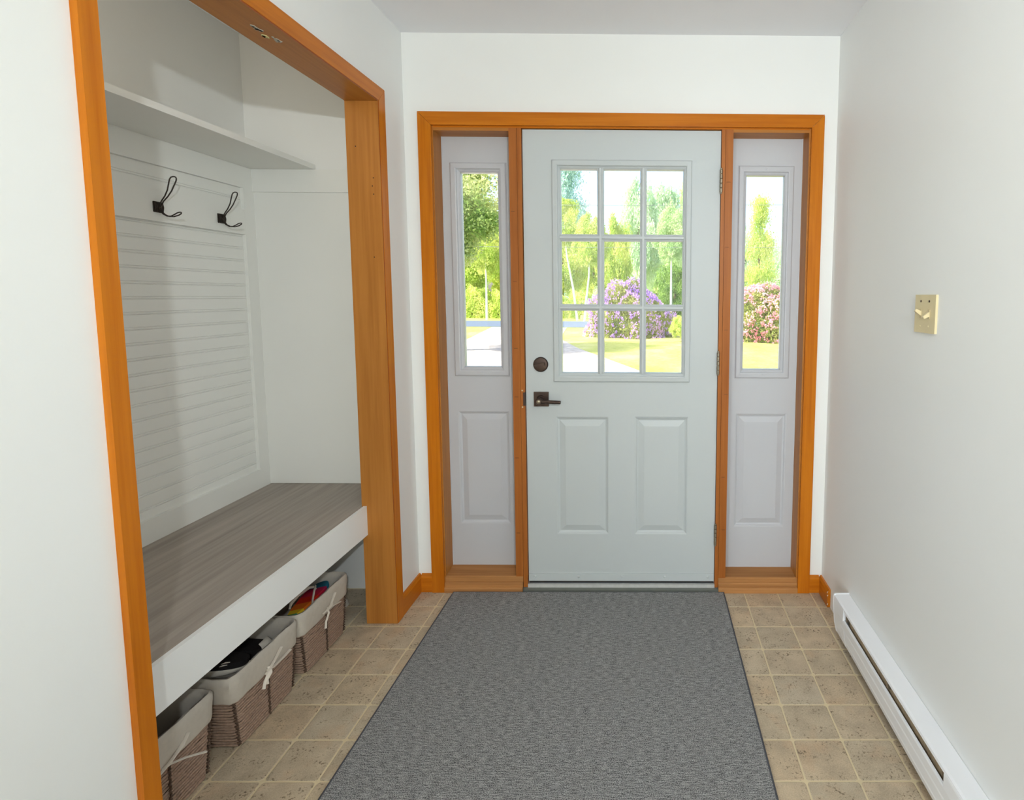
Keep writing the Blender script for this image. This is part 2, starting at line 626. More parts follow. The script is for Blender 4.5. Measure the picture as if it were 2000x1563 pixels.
def casing_board(poly, axis, a, b_, mat, parent, name='casing_board', bev=0.004):
    s = MB().prism(poly, axis, a, b_)
    s.bevel(bev, 2)
    return s.out(name, mat, parent, 40)


casing_board([(-0.951, 0.001), (-0.897, 0.001), (-0.897, 2.029), (-0.951, 2.082)], 1, YC, YB, CAS[2], t1)
casing_board([(0.686, 0.001), (0.738, 0.001), (0.738, 2.080), (0.686, 2.028)], 1, YC, YB, CAS[2], t1)
casing_board([(-0.951, 2.083), (-0.897, 2.030), (0.686, 2.029), (0.738, 2.081)], 1, YC, YB, CAS[0], t1)
t2 = empty_struct('trim_2')
YD, YS = 2.475, 2.560          # door face, sidelight face
JB = 2.618
MB().box(-0.912, -0.893, YB - 0.0005, JB, 0.0, 2.038).bevel(0.0015, 1).out('side_jamb', JAMB[2], t2)
MB().box(0.680, 0.698, YB - 0.0005, JB, 0.0, 2.038).bevel(0.0015, 1).out('side_jamb', JAMB[2], t2)
MB().box(-0.893, 0.680, YB - 0.0005, JB, 2.0235, 2.039).out('head_jamb', CAS[0], t2)
MB().box(-0.893, -0.579, YB - 0.0003, JB, 2.0115, 2.0235).bevel(0.0015, 1).out('head_stop', JAMB[0], t2)
MB().box(0.362, 0.680, YB - 0.0003, JB, 2.0115, 2.0235).bevel(0.0015, 1).out('head_stop', JAMB[0], t2)
for a, b_, nm in ((-0.579, -0.5462, 'mullion_post'), (-0.5450, -0.5265, 'door_jamb'), (0.3135, 0.3290, 'door_jamb'), (0.3302, 0.362, 'mullion_post')):
    z0 = 0.012 if nm == 'door_jamb' else 0.047
    po = MB().box(a, b_, YB - (0.0015 if nm == 'door_jamb' else 0.0005), JB, z0, 2.0235).bevel(0.0018, 1).out(nm, POST, t2)
    # saw kerfs and nail holes scattered on the post faces
    if nm == 'mullion_post':
        for q in range(6):
            zz = 0.3 + q * 0.29 + R.uniform(-0.08, 0.08)
            xx = R.uniform(a + 0.004, a + 0.012)
            MB().box(xx, xx + 0.016, YB - 0.0012, YB, zz, zz + 0.0012).out('scribe_mark', DARKHOLE, po)
# strike plate and its screws
stp = MB().box(-0.5345, -0.5262, YB - 0.003, YB + 0.03, 0.848, 0.907).bevel(0.0012, 1).out('strike_plate', BRONZE, t2)
for z in (0.915, 0.842):
    MB().lathe([(0.0035, 0.0), (0.003, -0.002), (0.0, -0.0026)], (-0.538, YB - 0.0015, z), 'Y', 10).out('screw_plug', IVORY, t2)


def sill(name, x0, x1, zt, zf):
    s = MB().prism([(2.565, 0.0), (2.448, 0.0), (2.448, 0.018), (2.4505, 0.024), (2.456, 0.026), (2.456, 0.040), (2.459, 0.045), (2.463, 0.046), (2.463, zf - 0.004), (2.467, zf), (2.565, zt)], 0, x0, x1)
    return struct(s.out(name, SILLW))


sill('trim_3', -0.8965, -0.5475, 0.078, 0.072)
sill('trim_4', 0.3300, 0.6850, 0.070, 0.066)
th = empty_struct('trim_5')
MB().prism([(2.4485, 0.0), (2.4485, 0.016), (2.458, 0.020), (2.520, 0.020), (2.6, 0.014), (2.6, 0.0)], 0, -0.5455, 0.3295).out('threshold_plate', plain('threshold_grey', srgb(120, 124, 118), 0.5, 0.5), th)
MB().box(-0.5255, 0.313, 2.460, 2.473, 0.020, 0.0355).bevel(0.002, 1).out('threshold_lip', ALU, th)

# ---- the front door
door = empty_struct('door_1')
DX0, DX1, DZ0, DZ1 = -0.5235, 0.3115, 0.042, 2.0205
LX0, LX1, LZ0, LZ1 = -0.402, 0.191, 0.953, 1.897
pan = [(-0.395, -0.163, 0.263, 0.798), (-0.047, 0.187, 0.263, 0.797)]
xs = [DX0, LX0 + 0.02, pan[0][0], pan[0][1], pan[1][0], LX1 - 0.02, pan[1][1], DX1]
xs = sorted(xs)
zs = [DZ0, pan[0][2], 0.798, LZ0 + 0.02, LZ1 - 0.02, DZ1]


def cells(xs, zs, x0, x1, z0, z1):
    return {(i, j) for i in range(len(xs) - 1) for j in range(len(zs) - 1)
            if xs[i] >= x0 - 1e-6 and xs[i + 1] <= x1 + 1e-6 and zs[j] >= z0 - 1e-6 and zs[j + 1] <= z1 + 1e-6}


hole = cells(xs, zs, LX0 + 0.02, LX1 - 0.02, LZ0 + 0.02, LZ1 - 0.02)
for p in pan:
    hole |= cells(xs, zs, p[0], p[1], 0.263, 0.798)
grid_slab(xs, zs, hole, YD, YD + 0.044).out('slab', DOORP, door)


def raised(p, y, mat, parent, inner=0.041):
    s = MB().loft(rect_rings(p[0], p[1], p[2], p[3], [(0, y + 0.04), (0, y), (0.005, y + 0.0015), (0.009, y + 0.006), (0.015, y + 0.0085), (inner - 0.003, y + 0.0015), (inner, y + 0.0005), (inner + 0.004, y + 0.0003)]))
    s.out('raised_panel', mat, parent)


for p in pan:
    raised(p, YD, DOORP, door)


def lite(x0, x1, z0, z1, gx0, gx1, gz0, gz1, y, mat, parent):
    """moulded frame around the glass: lofted as a closed ring of profiles"""
    s = MB()
    prof = [(0, 0, y), (0, 0, y - 0.006), (0.12, 0.12, y - 0.010), (0.55, 0.55, y - 0.0115), (0.66, 0.66, y - 0.010), (0.72, 0.72, y - 0.004), (0.86, 0.86, y - 0.001), (1, 1, y + 0.004), (1, 1, y + 0.040), (0.5, 0.5, y + 0.044), (0, 0, y + 0.044)]
    rings = []
    for a, _, yy in prof:
        rings.append([(x0 + (gx0 - x0) * a, yy, z0 + (gz0 - z0) * a), (x1 + (gx1 - x1) * a, yy, z0 + (gz0 - z0) * a),
                      (x1 + (gx1 - x1) * a, yy, z1 + (gz1 - z1) * a), (x0 + (gx0 - x0) * a, yy, z1 + (gz1 - z1) * a)])
    s.loft(rings, closed=True)
    fr = s.out('lite_frame', mat, parent)
    for cx, cz in (((x0 + x1) / 2, z1 - 0.016), ((x0 + x1) / 2, z0 + 0.016), (x0 + 0.016, z0 + (z1 - z0) * 0.25), (x1 - 0.016, z0 + (z1 - z0) * 0.25), (x0 + 0.016, z0 + (z1 - z0) * 0.8), (x1 - 0.016, z0 + (z1 - z0) * 0.8)):
        MB().lathe([(0.0045, 0.002), (0.0045, 0.0), (0.003, 0.0006), (0.0, 0.0008)], (cx, y - 0.0122, cz), 'Y', 8).out('screw_cap', mat, fr)
    return fr


GX0, GX1, GZ0, GZ1 = -0.367, 0.1555, 0.9915, 1.861
lite(LX0, LX1, LZ0, LZ1, GX0, GX1, GZ0, GZ1, YD, DOORP, door)
colx = [(-0.367, -0.2105), (-0.183, -0.0285), (-0.0005, 0.1555)]
rowz = [(0.9915, 1.263), (1.291, 1.561), (1.589, 1.861)]


def muntin(a0, a1, vert, lo, hi):
    y = YD
    w_ = a1 - a0
    prof = [(a0 - 0.000, y + 0.012), (a0, y + 0.001), (a0 + w_ * 0.22, y - 0.003), (a0 + w_ * 0.34, y - 0.0075), (a0 + w_ * 0.66, y - 0.0075), (a0 + w_ * 0.78, y - 0.003), (a1, y + 0.001), (a1, y + 0.012), (a1, y + 0.036), (a0, y + 0.036)]
    if vert:
        s = MB().prism(prof, 2, lo, hi)
    else:
        s = MB().prism([(b_ + 0.0005, a) for a, b_ in prof], 0, lo, hi)
    return s.out('muntin', DOORP, door)


for q in range(2):
    muntin(colx[q][1], colx[q + 1][0], True, GZ0 - 0.003, GZ1 + 0.003)
    muntin(rowz[q][1], rowz[q + 1][0], False, GX0 - 0.003, GX1 + 0.003)
for a in colx:
    for c in rowz:
        MB().box(a[0] - 0.004, a[1] + 0.004, YD + 0.020, YD + 0.024, c[0] - 0.004, c[1] + 0.004).out('pane', GLASS, door)
# sweep with rivets
sw = MB().box(DX0 + 0.001, DX1 - 0.001, YD - 0.005, YD + 0.001, 0.046, 0.080).bevel(0.0015, 1).out('door_sweep', DOORP, door)
MB().box(DX0 + 0.003, DX1 - 0.003, YD - 0.003, YD + 0.010, 0.037, 0.047).out('sweep_gasket', DARKHOLE, door)
for x in (-0.495, -0.299, -0.106, 0.089, 0.283):
    MB().lathe([(0.006, 0.001), (0.006, -0.001), (0.0042, -0.003), (0.0, -0.0038)], (x, YD - 0.0055, 0.0665), 'Y', 12).out('rivet', DOORP, sw, 40)
# deadbolt
db = MB().lathe([(0.0325, 0.0), (0.0325, -0.006), (0.029, -0.011), (0.024, -0.012), (0.0, -0.012)], (-0.458, YD, 1.029), 'Y', 32).out('deadbolt', BRONZE, door, 30)
s = MB().box(-0.020, 0.020, -0.026, -0.010, -0.006, 0.006).bevel(0.002, 2)
tt = s.out('thumb_turn', BRONZE, db, 40, local=True)
tt.location = Vector((-0.458, YD, 1.029)) - wloc(db)
tt.rotation_euler = (0, math.radians(-12), 0)
# lever handle
lv = MB().box(-0.4895, -0.4245, YD - 0.008, YD, 0.8445, 0.9085).bevel(0.002, 2).out('lever_rosette', BRONZE, door, 40)
MB().lathe([(0.020, -0.006), (0.018, -0.012), (0.0135, -0.016), (0.0125, -0.046), (0.0145, -0.050), (0.0145, -0.064), (0.012, -0.067), (0.0, -0.067)], (-0.458, YD, 0.8755), 'Y', 24).out('lever_hub', BRONZE, lv, 35)
MB().tube([(-0.470, YD - 0.057, 0.8745), (-0.43, YD - 0.057, 0.8740), (-0.3665, YD - 0.057, 0.8715), (-0.3645, YD - 0.057, 0.8714)], [0.0085, 0.0082, 0.0078, 0.006], 14).out('lever', BRONZE, lv, 40)
MB().lathe([(0.0085, 0.0), (0.0085, -0.004), (0.006, -0.006), (0.0, -0.006)], (-0.458, YD - 0.066, 0.8755), 'Y', 16).out('privacy_button', STEEL, lv, 40)
# hinges: knuckles, leaf edge
for z0, z1 in ((1.758, 1.866), (0.985, 1.093), (0.215, 0.319)):
    h = MB().box(0.3118, 0.3150, YB - 0.004, YD + 0.02, z0 + 0.004, z1 - 0.004).out('hinge', STEEL, door)
    n = 5
    for q in range(n):
        a = z0 + 0.006 + (z1 - z0 - 0.012) * q / n
        b_ = z0 + 0.006 + (z1 - z0 - 0.012) * (q + 1) / n - 0.0012
        MB().lathe([(0.0, a), (0.0052, a + 0.0004), (0.0062, a + 0.0015), (0.0062, b_ - 0.0015), (0.0052, b_ - 0.0004), (0.0, b_)], (0.3130, YB - 0.0045, 0), 'Z', 12).out('knuckle', STEEL, h, 40)
    MB().lathe([(0.0, z0), (0.0045, z0 + 0.001), (0.0045, z0 + 0.006), (0.0, z0 + 0.0061)], (0.3130, YB - 0.0045, 0), 'Z', 10).out('pin_tip', STEEL, h, 40)
    MB().lathe([(0.0, z1 - 0.0061), (0.0045, z1 - 0.006), (0.0045, z1 - 0.001), (0.0, z1)], (0.3130, YB - 0.0045, 0), 'Z', 10).out('pin_tip', STEEL, h, 40)


# ---- sidelights
def sidelight(name, x0, x1, z0, z1, fx0, fx1, fz0, fz1, gx0, gx1, gz0, gz1, p, mat):
    wd = empty_struct(name)
    xs = sorted([x0, fx0 + 0.015, p[0], p[1], fx1 - 0.015, x1])
    zs = [z0, p[2], p[3], fz0 + 0.015, fz1 - 0.015, z1]
    hole = cells(xs, zs, fx0 + 0.015, fx1 - 0.015, fz0 + 0.015, fz1 - 0.015) | cells(xs, zs, p[0], p[1], p[2], p[3])
    grid_slab(xs, zs, hole, YS, YS + 0.044).out('panel_board', mat, wd)
    raised(p, YS, mat, wd, 0.040)
    lite(fx0, fx1, fz0, fz1, gx0, gx1, gz0, gz1, YS, mat, wd)
    MB().box(gx0 - 0.004, gx1 + 0.004, YS + 0.020, YS + 0.024, gz0 - 0.004, gz1 + 0.004).out('pane', GLASS, wd)
    # ragged bead of caulk where the panel meets the jamb
    xe = x0 if x0 < -0.5 else x1
    pts = [(xe + R.uniform(-0.0015, 0.0015), YS - 0.001, z0 + (z1 - z0) * q / 40) for q in range(41)]
    MB().tube(pts, [R.uniform(0.0012, 0.0034) for _ in pts], 5).out('caulk_bead', mat, wd)


sidelight('window_1', -0.8928, -0.5795, 0.077, 2.0115, -0.858, -0.614, 0.9655, 1.901, -0.817, -0.652, 1.0055, 1.8625, (-0.852, -0.620, 0.276, 0.8045), SIDEP)
sidelight('window_2', 0.3625, 0.6798, 0.068, 2.0115, 0.402, 0.644, 0.9605, 1.896, 0.437, 0.6055, 0.9995, 1.857, (0.4095, 0.6415, 0.2645, 0.7975), SIDEP)

# ---- closet opening: casing, jambs
t6 = empty_struct('trim_6')
XC = XL + 0.014
casing_board([(Y1 + 0.004, 0.001), (Y1 + 0.0555, 0.001), (Y1 + 0.0555, 2.099), (Y1 + 0.004, 2.0475)], 0, XL, XC, CAS[2], t6)
casing_board([(1.060, 0.001), (1.0995, 0.001), (1.0995, 2.0475), (1.060, 2.099)], 0, XL, XC, CAS[2], t6)
casing_board([(1.060, 2.1005), (1.0995, 2.049), (Y1 + 0.004, 2.049), (Y1 + 0.0555, 2.1005)], 0, XL, XC, CAS[1], t6)
t7 = empty_struct('trim_7')
fj = MB().box(JX - 0.008, XC - 0.002, Y1, Y1 + 0.012, 0.001, ZH - 0.0005).bevel(0.002, 1).out('far_jamb', JAMB[2], t7)
MB().box(JX - 0.008, XC - 0.002, Y0 - 0.001, Y0 + 0.0005, 0.001, ZH - 0.0005).out('near_jamb', JAMB[2], t7)
hj = MB().box(JX - 0.008, XC - 0.002, Y0, Y1 + 0.012, ZH, ZH + 0.0115).bevel(0.002, 1).out('head_jamb', JAMB[1], t7)
# a reddish quirk line where casing meets jamb
MB().box(XC - 0.006, XC - 0.0015, Y1 + 0.0005, Y1 + 0.0042, 0.002, ZH).out('quirk_strip', plain('red_stain', srgb(142, 62, 18), 0.4), t7)
MB().box(XC - 0.006, XC - 0.0015, Y0, Y1, ZH + 0.0002, ZH + 0.0035).out('quirk_strip', plain('red_stain_top', srgb(150, 72, 22), 0.4), t7)
for z, x in ((1.765, -1.028), (1.735, -1.033), (1.705, -1.029), (1.47, -1.036), (1.88, -1.09)):
    MB().lathe([(0.0022, 0.0), (0.0022, -0.0006), (0.0, -0.0007)], (x, Y1 - 0.0002, z), 'Y', 8).out('nail_hole', DARKHOLE, fj)


def blob(cx, cy, L, W, n, mat, nm):
    for q in range(n):
        a = R.uniform(0, 6.28)
        x, y = cx + R.uniform(-W, W), cy + R.uniform(-L, L)
        r = R.uniform(0.003, 0.0075)
        ring = [(x + r * (1 + 0.4 * math.sin(3 * t + a)) * math.cos(t), y + 1.5 * r * (1 + 0.4 * math.cos(2 * t + a)) * math.sin(t)) for t in [i * 2 * math.pi / 9 for i in range(9)]]
        z = ZH
        MB().loft([[(p[0], p[1], z + 0.0003) for p in ring], [(x + (p[0] - x) * 0.8, y + (p[1] - y) * 0.8, z - 0.0016) for p in ring]]).out(nm, mat, hj)


blob(-1.058, 1.628, 0.016, 0.006, 6, RESIDUE, 'adhesive_scar')
blob(-1.050, 1.695, 0.016, 0.005, 5, RESIDUE, 'adhesive_scar')
blob(-1.068, 1.680, 0.006, 0.005, 3, RESIDUEY, 'glue_scar')

# ---- closet panelling: beadboard planks, rails, stile (parts of the closet back wall)
pl = {}
z = 0.599 - 0.0507
XBD = -1.6805
while z < 1.77:
    z0, z1 = z, z + 0.0507
    poly = [(CX, z0), (XBD - 0.0030, z0), (XBD - 0.0032, z0 + 0.0012), (XBD - 0.0004, z0 + 0.0028), (XBD - 0.0004, z0 + 0.0058), (XBD - 0.0032, z0 + 0.0076), (XBD - 0.0030, z0 + 0.0088), (XBD, z0 + 0.0102), (XBD, z1 - 0.0012), (XBD - 0.0030, z1 - 0.0002), (CX, z1 - 0.0002)]
    MB().prism(poly, 1, CYN, 2.430).out('plank', BEAD, cbw)
    z = z1
XRL = -1.667
MB().box(CX, XRL, CYN, CYE, 0.478, 0.5695).bevel(0.0025, 2).out('rail', BEAD, cbw)
MB().box(CX, XRL, CYN, 2.4238, 1.573, 1.676).bevel(0.0012, 1).out('rail', BEAD, cbw)
MB().box(CX, XRL, CYN, CYE, 1.7645, 1.8515).bevel(0.0025, 2).out('rail', BEAD, cbw)
MB().box(CX, XRL, 2.424, CYE, 0.5695, 1.7645).bevel(0.0025, 2).out('stile', BEAD, cbw)
MB().box(CX + 0.001, JX - 0.001, CYE - 0.004, CYE, 0.49, 1.7575).out('end_panel', BEAD, cew)
MB().box(XRL, JX - 0.001, CYE - 0.013, CYE, 1.7575, 1.8515).bevel(0.002, 1).out('cleat', BEAD, cew)

# ------------------------------------------------------------------ things in the closet
sh = thing('wall_shelf', 'long white painted shelf board high in the closet above the coat hooks', 'shelf', (-1.54, 1.65, 1.852))
MB().box(CX, -1.402, CYN, CYE, 1.852, 1.8725).bevel(0.002, 2).out('board', BEAD, sh)

be = thing('built_in_bench', 'built-in closet bench with a grey wood-look seat and white front board', 'bench', (-1.39, 1.65, 0.0))
MB().box(CX + 0.001, -1.1185, CYN, CYE, 0.470, 0.4885).bevel(0.0015, 1).out('seat_board', BENCHW, be)
MB().box(-1.1185, -1.1055, CYN, Y1 - 0.0005, 0.374, 0.492).bevel(0.0018, 2).out('front_apron', APRON, be)
MB().box(CX + 0.001, CX + 0.02, CYN, CYE, 0.40, 0.470).out('wall_cleat', BEAD, be)
MB().box(-1.66, -1.1185, CYE - 0.022, CYE - 0.002, 0.40, 0.470).out('end_cleat', BEAD, be)


def coat_hook(y, label):
    h = thing('coat_hook', label, 'hook', (XRL, y, 1.621), 0, 'wire coat hooks on the rail')
    MB().box(0.0, 0.004, -0.017, 0.017, -0.016, 0.016).bevel(0.001, 1).out('mount_plate', IRON, h, 40, True)
    for q in range(7):       # wrapped wire
        yy = -0.0155 + q * 0.0052
        MB().tube([(0.001, yy, -0.0165), (0.006, yy, -0.0155), (0.0085, yy, 0.0), (0.006, yy, 0.0155), (0.001, yy, 0.0165)], 0.0023, 6).out('wrap_wire', IRON, h, 60, True)
    up = [(0.012, 0.0035, 0.004), (0.020, 0.0040, 0.020), (0.034, 0.006, 0.036), (0.046, 0.0085, 0.055), (0.054, 0.0115, 0.075), (0.060, 0.0135, 0.090), (0.063, 0.0115, 0.097), (0.066, 0.006, 0.1005)]
    loop = [(0.008, 0.003, -0.004)] + up + [(0.067, 0, 0.1012)] + [(x, -y_, z_) for x, y_, z_ in up[::-1]] + [(0.008, -0.003, -0.004)]
    MB().tube(loop, 0.0021, 7).out('upper_prong', IRON, h, 60, True)
    lo = [(0.012, 0.003, -0.012), (0.022, 0.0034, -0.024), (0.036, 0.0042, -0.031), (0.050, 0.006, -0.031), (0.064, 0.009, -0.026), (0.074, 0.0085, -0.020), (0.078, 0.004, -0.0175)]
    loop = [(0.008, 0.003, 0.0)] + lo + [(0.0785, 0, -0.017)] + [(x, -y_, z_) for x, y_, z_ in lo[::-1]] + [(0.008, -0.003, 0.0)]
    MB().tube(loop, 0.0021, 7).out('lower_prong', IRON, h, 60, True)
    return h


coat_hook(1.994, 'dark wire coat hook farther from the closet corner, left of its twin')
coat_hook(2.286, 'dark wire coat hook nearer the closet corner beside the end wall')


# ---- baskets
def rrect(x0, x1, y0, y1, r, z, n=4):
    pts = []
    for cx, cy, a0 in ((x1 - r, y1 - r, 0), (x0 + r, y1 - r, 90), (x0 + r, y0 + r, 180), (x1 - r, y0 + r, 270)):
        for q in range(n + 1):
            t = math.radians(a0 + 90 * q / n)
            pts.append((cx + r * math.cos(t), cy + r * math.sin(t), z))
    return pts


BW, BL, BH = 0.37, 0.305, 0.226       # rim width (x), length (y), height


def basket_rect(t, off=0.0):
    """outline at height fraction t: flares towards the rim"""
    fx, fy = 0.020 * (1 - t), 0.026 * (1 - t)
    return (-BW + fx - off, -fx * 0.2 + off, -BL / 2 + fy - off, BL / 2 - fy + off)


def dense(pts, m):
    out = []
    n = len(pts)
    for i in range(n):
        a, b_ = Vector(pts[i]), Vector(pts[(i + 1) % n])
        q = max(1, int((b_ - a).length / m))
        out += [a.lerp(b_, j / q) for j in range(q)]
    return out


s = MB()
rr_ = random.Random(3)
NR = 24
zz = [0.006 + q * (BH - 0.012) / (NR - 1) for q in range(NR)]
for z in zz:
    x0, x1, y0, y1 = basket_rect(z / BH)
    pts = dense(rrect(x0, x1, y0, y1, 0.018, z, 3), 0.020)
    ph = rr_.uniform(0, 6)
    pts = [p + Vector((0.0008 * math.sin(i * 2.1 + ph), 0.0008 * math.cos(i * 1.7 + ph), 0.0007 * math.sin(i * 1.3 + ph))) for i, p in enumerate(pts)]
    s.tube(pts, [0.0038 + 0.0005 * math.sin(i * 1.9 + ph) for i in range(len(pts))], 6, closed=True)
WEAVE = s.mesh('weave', 60)
WEAVE.materials.append(ROPE)
s = MB()
s.loft([rrect(*basket_rect(0, -0.004), 0.016, 0.003), rrect(*basket_rect(1, -0.004), 0.016, BH - 0.004)], cap1=False)
SHELL = s.mesh('shell')
SHELL.materials.append(ROPED)
s = MB()
for t0 in range(NR - 1):
    zc = (zz[t0] + zz[t0 + 1]) / 2
    if zc > 0.148:
        continue
    x0, x1, y0, y1 = basket_rect(zc / BH)
    for (px, py) in ((x1 + 0.004, 0.0), (x1 - 0.001, y0 + 0.001), (x1 - 0.001, y1 - 0.001), ((x0 + x1) / 2, y0 - 0.004)):
        d = 0.0022 if t0 % 2 else -0.0022
        s.tube([(px - (0.004 if py else 0), py - d, zc - 0.0048), (px + 0.0030, py, zc), (px - (0.004 if py else 0), py + d, zc + 0.0048)], 0.0030, 5)
STITCH = s.mesh('stitching', 60)
STITCH.materials.append(plain('stitch_rope', srgb(92, 74, 62), 0.8, 0, 0.2, 120, 0.3))


def liner_mesh(fl, seed):
    q = random.Random(seed)
    prof = [(0.0085, 0.152), (0.0105, 0.160), (0.0098, 0.185), (0.0105, 0.210), (0.0095, BH - 0.001), (0.004, BH + 0.006), (-0.003, BH + 0.004), (-0.009, BH - 0.012), (-0.012, 0.17), (-0.013, 0.10), (-0.014, fl + 0.01), (-0.022, fl)]
    rings = []
    for off, z in prof:
        r = basket_rect(min(1.05, z / BH), off)
        ring = dense(rrect(*r, 0.020, z, 4), 0.030)
        rings.append(ring)
    m = min(len(r) for r in rings)
    # resample every ring to the same number of points
    out = []
    N = 64
    for j, ring in enumerate(rings):
        L = [0]
        for i in range(len(ring)):
            L.append(L[-1] + (ring[(i + 1) % len(ring)] - ring[i]).length)
        rs = []
        for u in range(N):
            d = L[-1] * u / N
            i = max(k_ for k_ in range(len(ring)) if L[k_] <= d)
            f = (d - L[i]) / max(1e-9, L[i + 1] - L[i])
            p = ring[i].lerp(ring[(i + 1) % len(ring)], f)
            wv_ = 0.0016 * math.sin(u * 1.3 + seed + j * 0.4) + 0.0010 * math.sin(u * 2.9 + seed * 2)
            rs.append(p + Vector((0, 0, wv_ * (0.7 if j in (0, 1) else 0.8))))
        out.append(rs)
    return MB().loft(out, cap0=False, cap1=True).mesh('liner', 50)


def basket(y, x, label, fl, seed, ties):
    b = thing('storage_basket', label, 'basket', (x, y, 0.001), 0, 'lined rope baskets under the bench')
    o = link('weave', WEAVE, ROPE, b, True)
    o['kind'] = 'stuff'
    link('shell', SHELL, ROPED, b, True)
    o = link('stitching', STITCH, None, b, True)
    o['kind'] = 'stuff'
    link('liner', liner_mesh(fl, seed), LINER, b, True)
    for pts in ties:
        MB().tube(pts, [0.0045] * (len(pts) - 1) + [0.0055], 6, flat=0.35).out('ribbon', WHITEF, b, 60, True)
    return b


basket(1.345, -1.203, 'rope basket nearest the camera, half hidden by the orange casing, its ribbon sticking out', 0.02, 1,
       [[(0.012, -0.03, 0.155), (0.020, -0.015, 0.158), (0.034, 0.015, 0.150), (0.055, 0.055, 0.132)],
        [(0.012, -0.03, 0.155), (0.018, -0.01, 0.160), (0.013, 0.04, 0.176)],
        [(0.014, -0.05, 0.150), (0.018, -0.03, 0.157), (0.017, 0.03, 0.172), (0.014, 0.052, 0.188)]])
basket(1.697, -1.184, 'middle rope basket, filled with black sneakers, its cotton ribbon hanging down', 0.115, 2,
       [[(0.013, -0.02, 0.165), (0.018, 0.0, 0.172), (0.016, 0.05, 0.198)],
        [(0.013, -0.02, 0.165), (0.020, 0.0, 0.163), (0.022, 0.045, 0.164), (0.021, 0.085, 0.166)],
        [(0.013, -0.01, 0.172), (0.019, -0.018, 0.160), (0.017, -0.036, 0.140), (0.018, -0.045, 0.122)],
        [(0.013, -0.005, 0.170), (0.022, -0.014, 0.156), (0.020, -0.03, 0.144), (0.019, -0.03, 0.128)],
        [(0.014, -0.03, 0.158), (0.020, -0.012, 0.168), (0.015, 0.012, 0.176)]])
basket(2.023, -1.184, 'rope basket farthest from the camera, holding rainbow flip-flops, ribbon tied in a knot', 0.105, 3,
       [[(0.013, -0.01, 0.175), (0.020, 0.0, 0.178), (0.015, 0.045, 0.207)],
        [(0.013, -0.01, 0.175), (0.021, -0.012, 0.160), (0.019, -0.03, 0.135), (0.020, -0.036, 0.113)],
        [(0.014, -0.025, 0.170), (0.022, 0.002, 0.176), (0.024, 0.035, 0.168), (0.022, 0.065, 0.160)],
        [(0.014, -0.04, 0.170), (0.022, -0.012, 0.177), (0.020, 0.012, 0.181)]])


# ---- shoes: local x = length (toe at +x), y = width, z = up
def foot_outline(L, W, n=28):
    pts = []
    for i in range(n):
        t = 2 * math.pi * i / n
        x = math.cos(t)
        wd = W / 2 * (0.80 + 0.20 * x) * (1 - 0.10 * math.exp(-((x + 0.15) ** 2) / 0.08))
        pts.append((L / 2 * x, wd * math.copysign(abs(math.sin(t)) ** 0.8, math.sin(t))))
    return pts


def sneaker(label, loc, rz, upper_mat, sole_mat, tilt=(0, 0), L=0.27, W=0.095, high=0.085, mark=False, heel_patch=False, group=None):
    sn = thing('sneaker', label, 'shoe', loc, rz, group)
    sn.rotation_euler = (tilt[0], tilt[1], rz)
    ol = foot_outline(L, W)
    def ring(sc, z, dx=0, flatten=1.0):
        return [(p[0] * sc + dx, p[1] * sc * flatten, z(p[0] / (L / 2)) if callable(z) else z) for p in ol]
    MB().loft([ring(0.90, lambda u: 0.010 * abs(u) ** 3), ring(0.99, lambda u: 0.006 + 0.010 * abs(u) ** 3), ring(1.0, lambda u: 0.017 + 0.003 * abs(u)), ring(0.97, 0.021)]).out('sole', sole_mat, sn, 60, True)
    top = lambda u: 0.048 + (high - 0.048) * (1 / (1 + math.exp(7 * (u + 0.05)))) - 0.012 * max(0, u - 0.3)
    MB().loft([ring(0.96, 0.0195), ring(0.985, lambda u: 0.038 + 0.004 * (1 - u)), ring(0.90, lambda u: top(u) * 0.85 + 0.004, -0.004), ring(0.66, lambda u: top(u), -0.016, 0.8), ring(0.55, lambda u: top(u) + 0.002, -0.03, 0.7), ring(0.48, lambda u: max(0.036, top(u) - 0.028), -0.035, 0.62)]).out('upper', upper_mat, sn, 60, True)
    for q in range(5):
        x = 0.052 - q * 0.017
        zt = top(x / (L / 2)) + 0.006
        MB().tube([(x, -0.022, zt - 0.006), (x + 0.002, 0.0, zt), (x, 0.022, zt - 0.006)], 0.0022, 6).out('lace', upper_mat, sn, 60, True)
    if mark:      # pale flash-like stripe mark on the side
        for dz, a, b_ in ((0.0, -0.004, 0.016), (0.008, 0.002, 0.024)):
            MB().tube([(0.078 + a, -0.0395, 0.034 + dz), (0.078 + (a + b_) / 2, -0.0380, 0.037 + dz), (0.078 + b_, -0.0355, 0.037 + dz)], [0.001, 0.0022, 0.001], 6).out('side_mark', WHITEF, sn, 60, True)
    if heel_patch:
        cap = [p for p in ol if p[0] > 0.108]
        cap.sort(key=lambda p: math.atan2(p[1], p[0] - 0.108))
        MB().loft([[(p[0] * sc + 0.0015, p[1] * sc, z_) for p in cap] for sc, z_ in ((1.0, 0.018), (1.015, 0.030), (1.0, 0.044), (0.93, 0.054))]).out('toe_cap', RUBBER, sn, 50, True)
    return sn


sneaker('black sneaker with thick pale sole lying in the front of the middle basket', (-1.340, 1.640, 0.186), math.radians(4), BLACKF, RUBBER, (math.radians(-6), 0), mark=True, high=0.10, group='black sneakers in the basket')
sneaker('black sneaker with a cream toe patch at the back of the middle basket', (-1.352, 1.768, 0.140), math.radians(2), BLACKF, BLACKF, (0, math.radians(-6)), heel_patch=True, high=0.15, group='black sneakers in the basket')
sneaker('dark brown shoe lying below the flip-flops in the far basket', (-1.325, 1.955, 0.1075), math.radians(8), BROWNF, BROWNF, high=0.07, L=0.24)


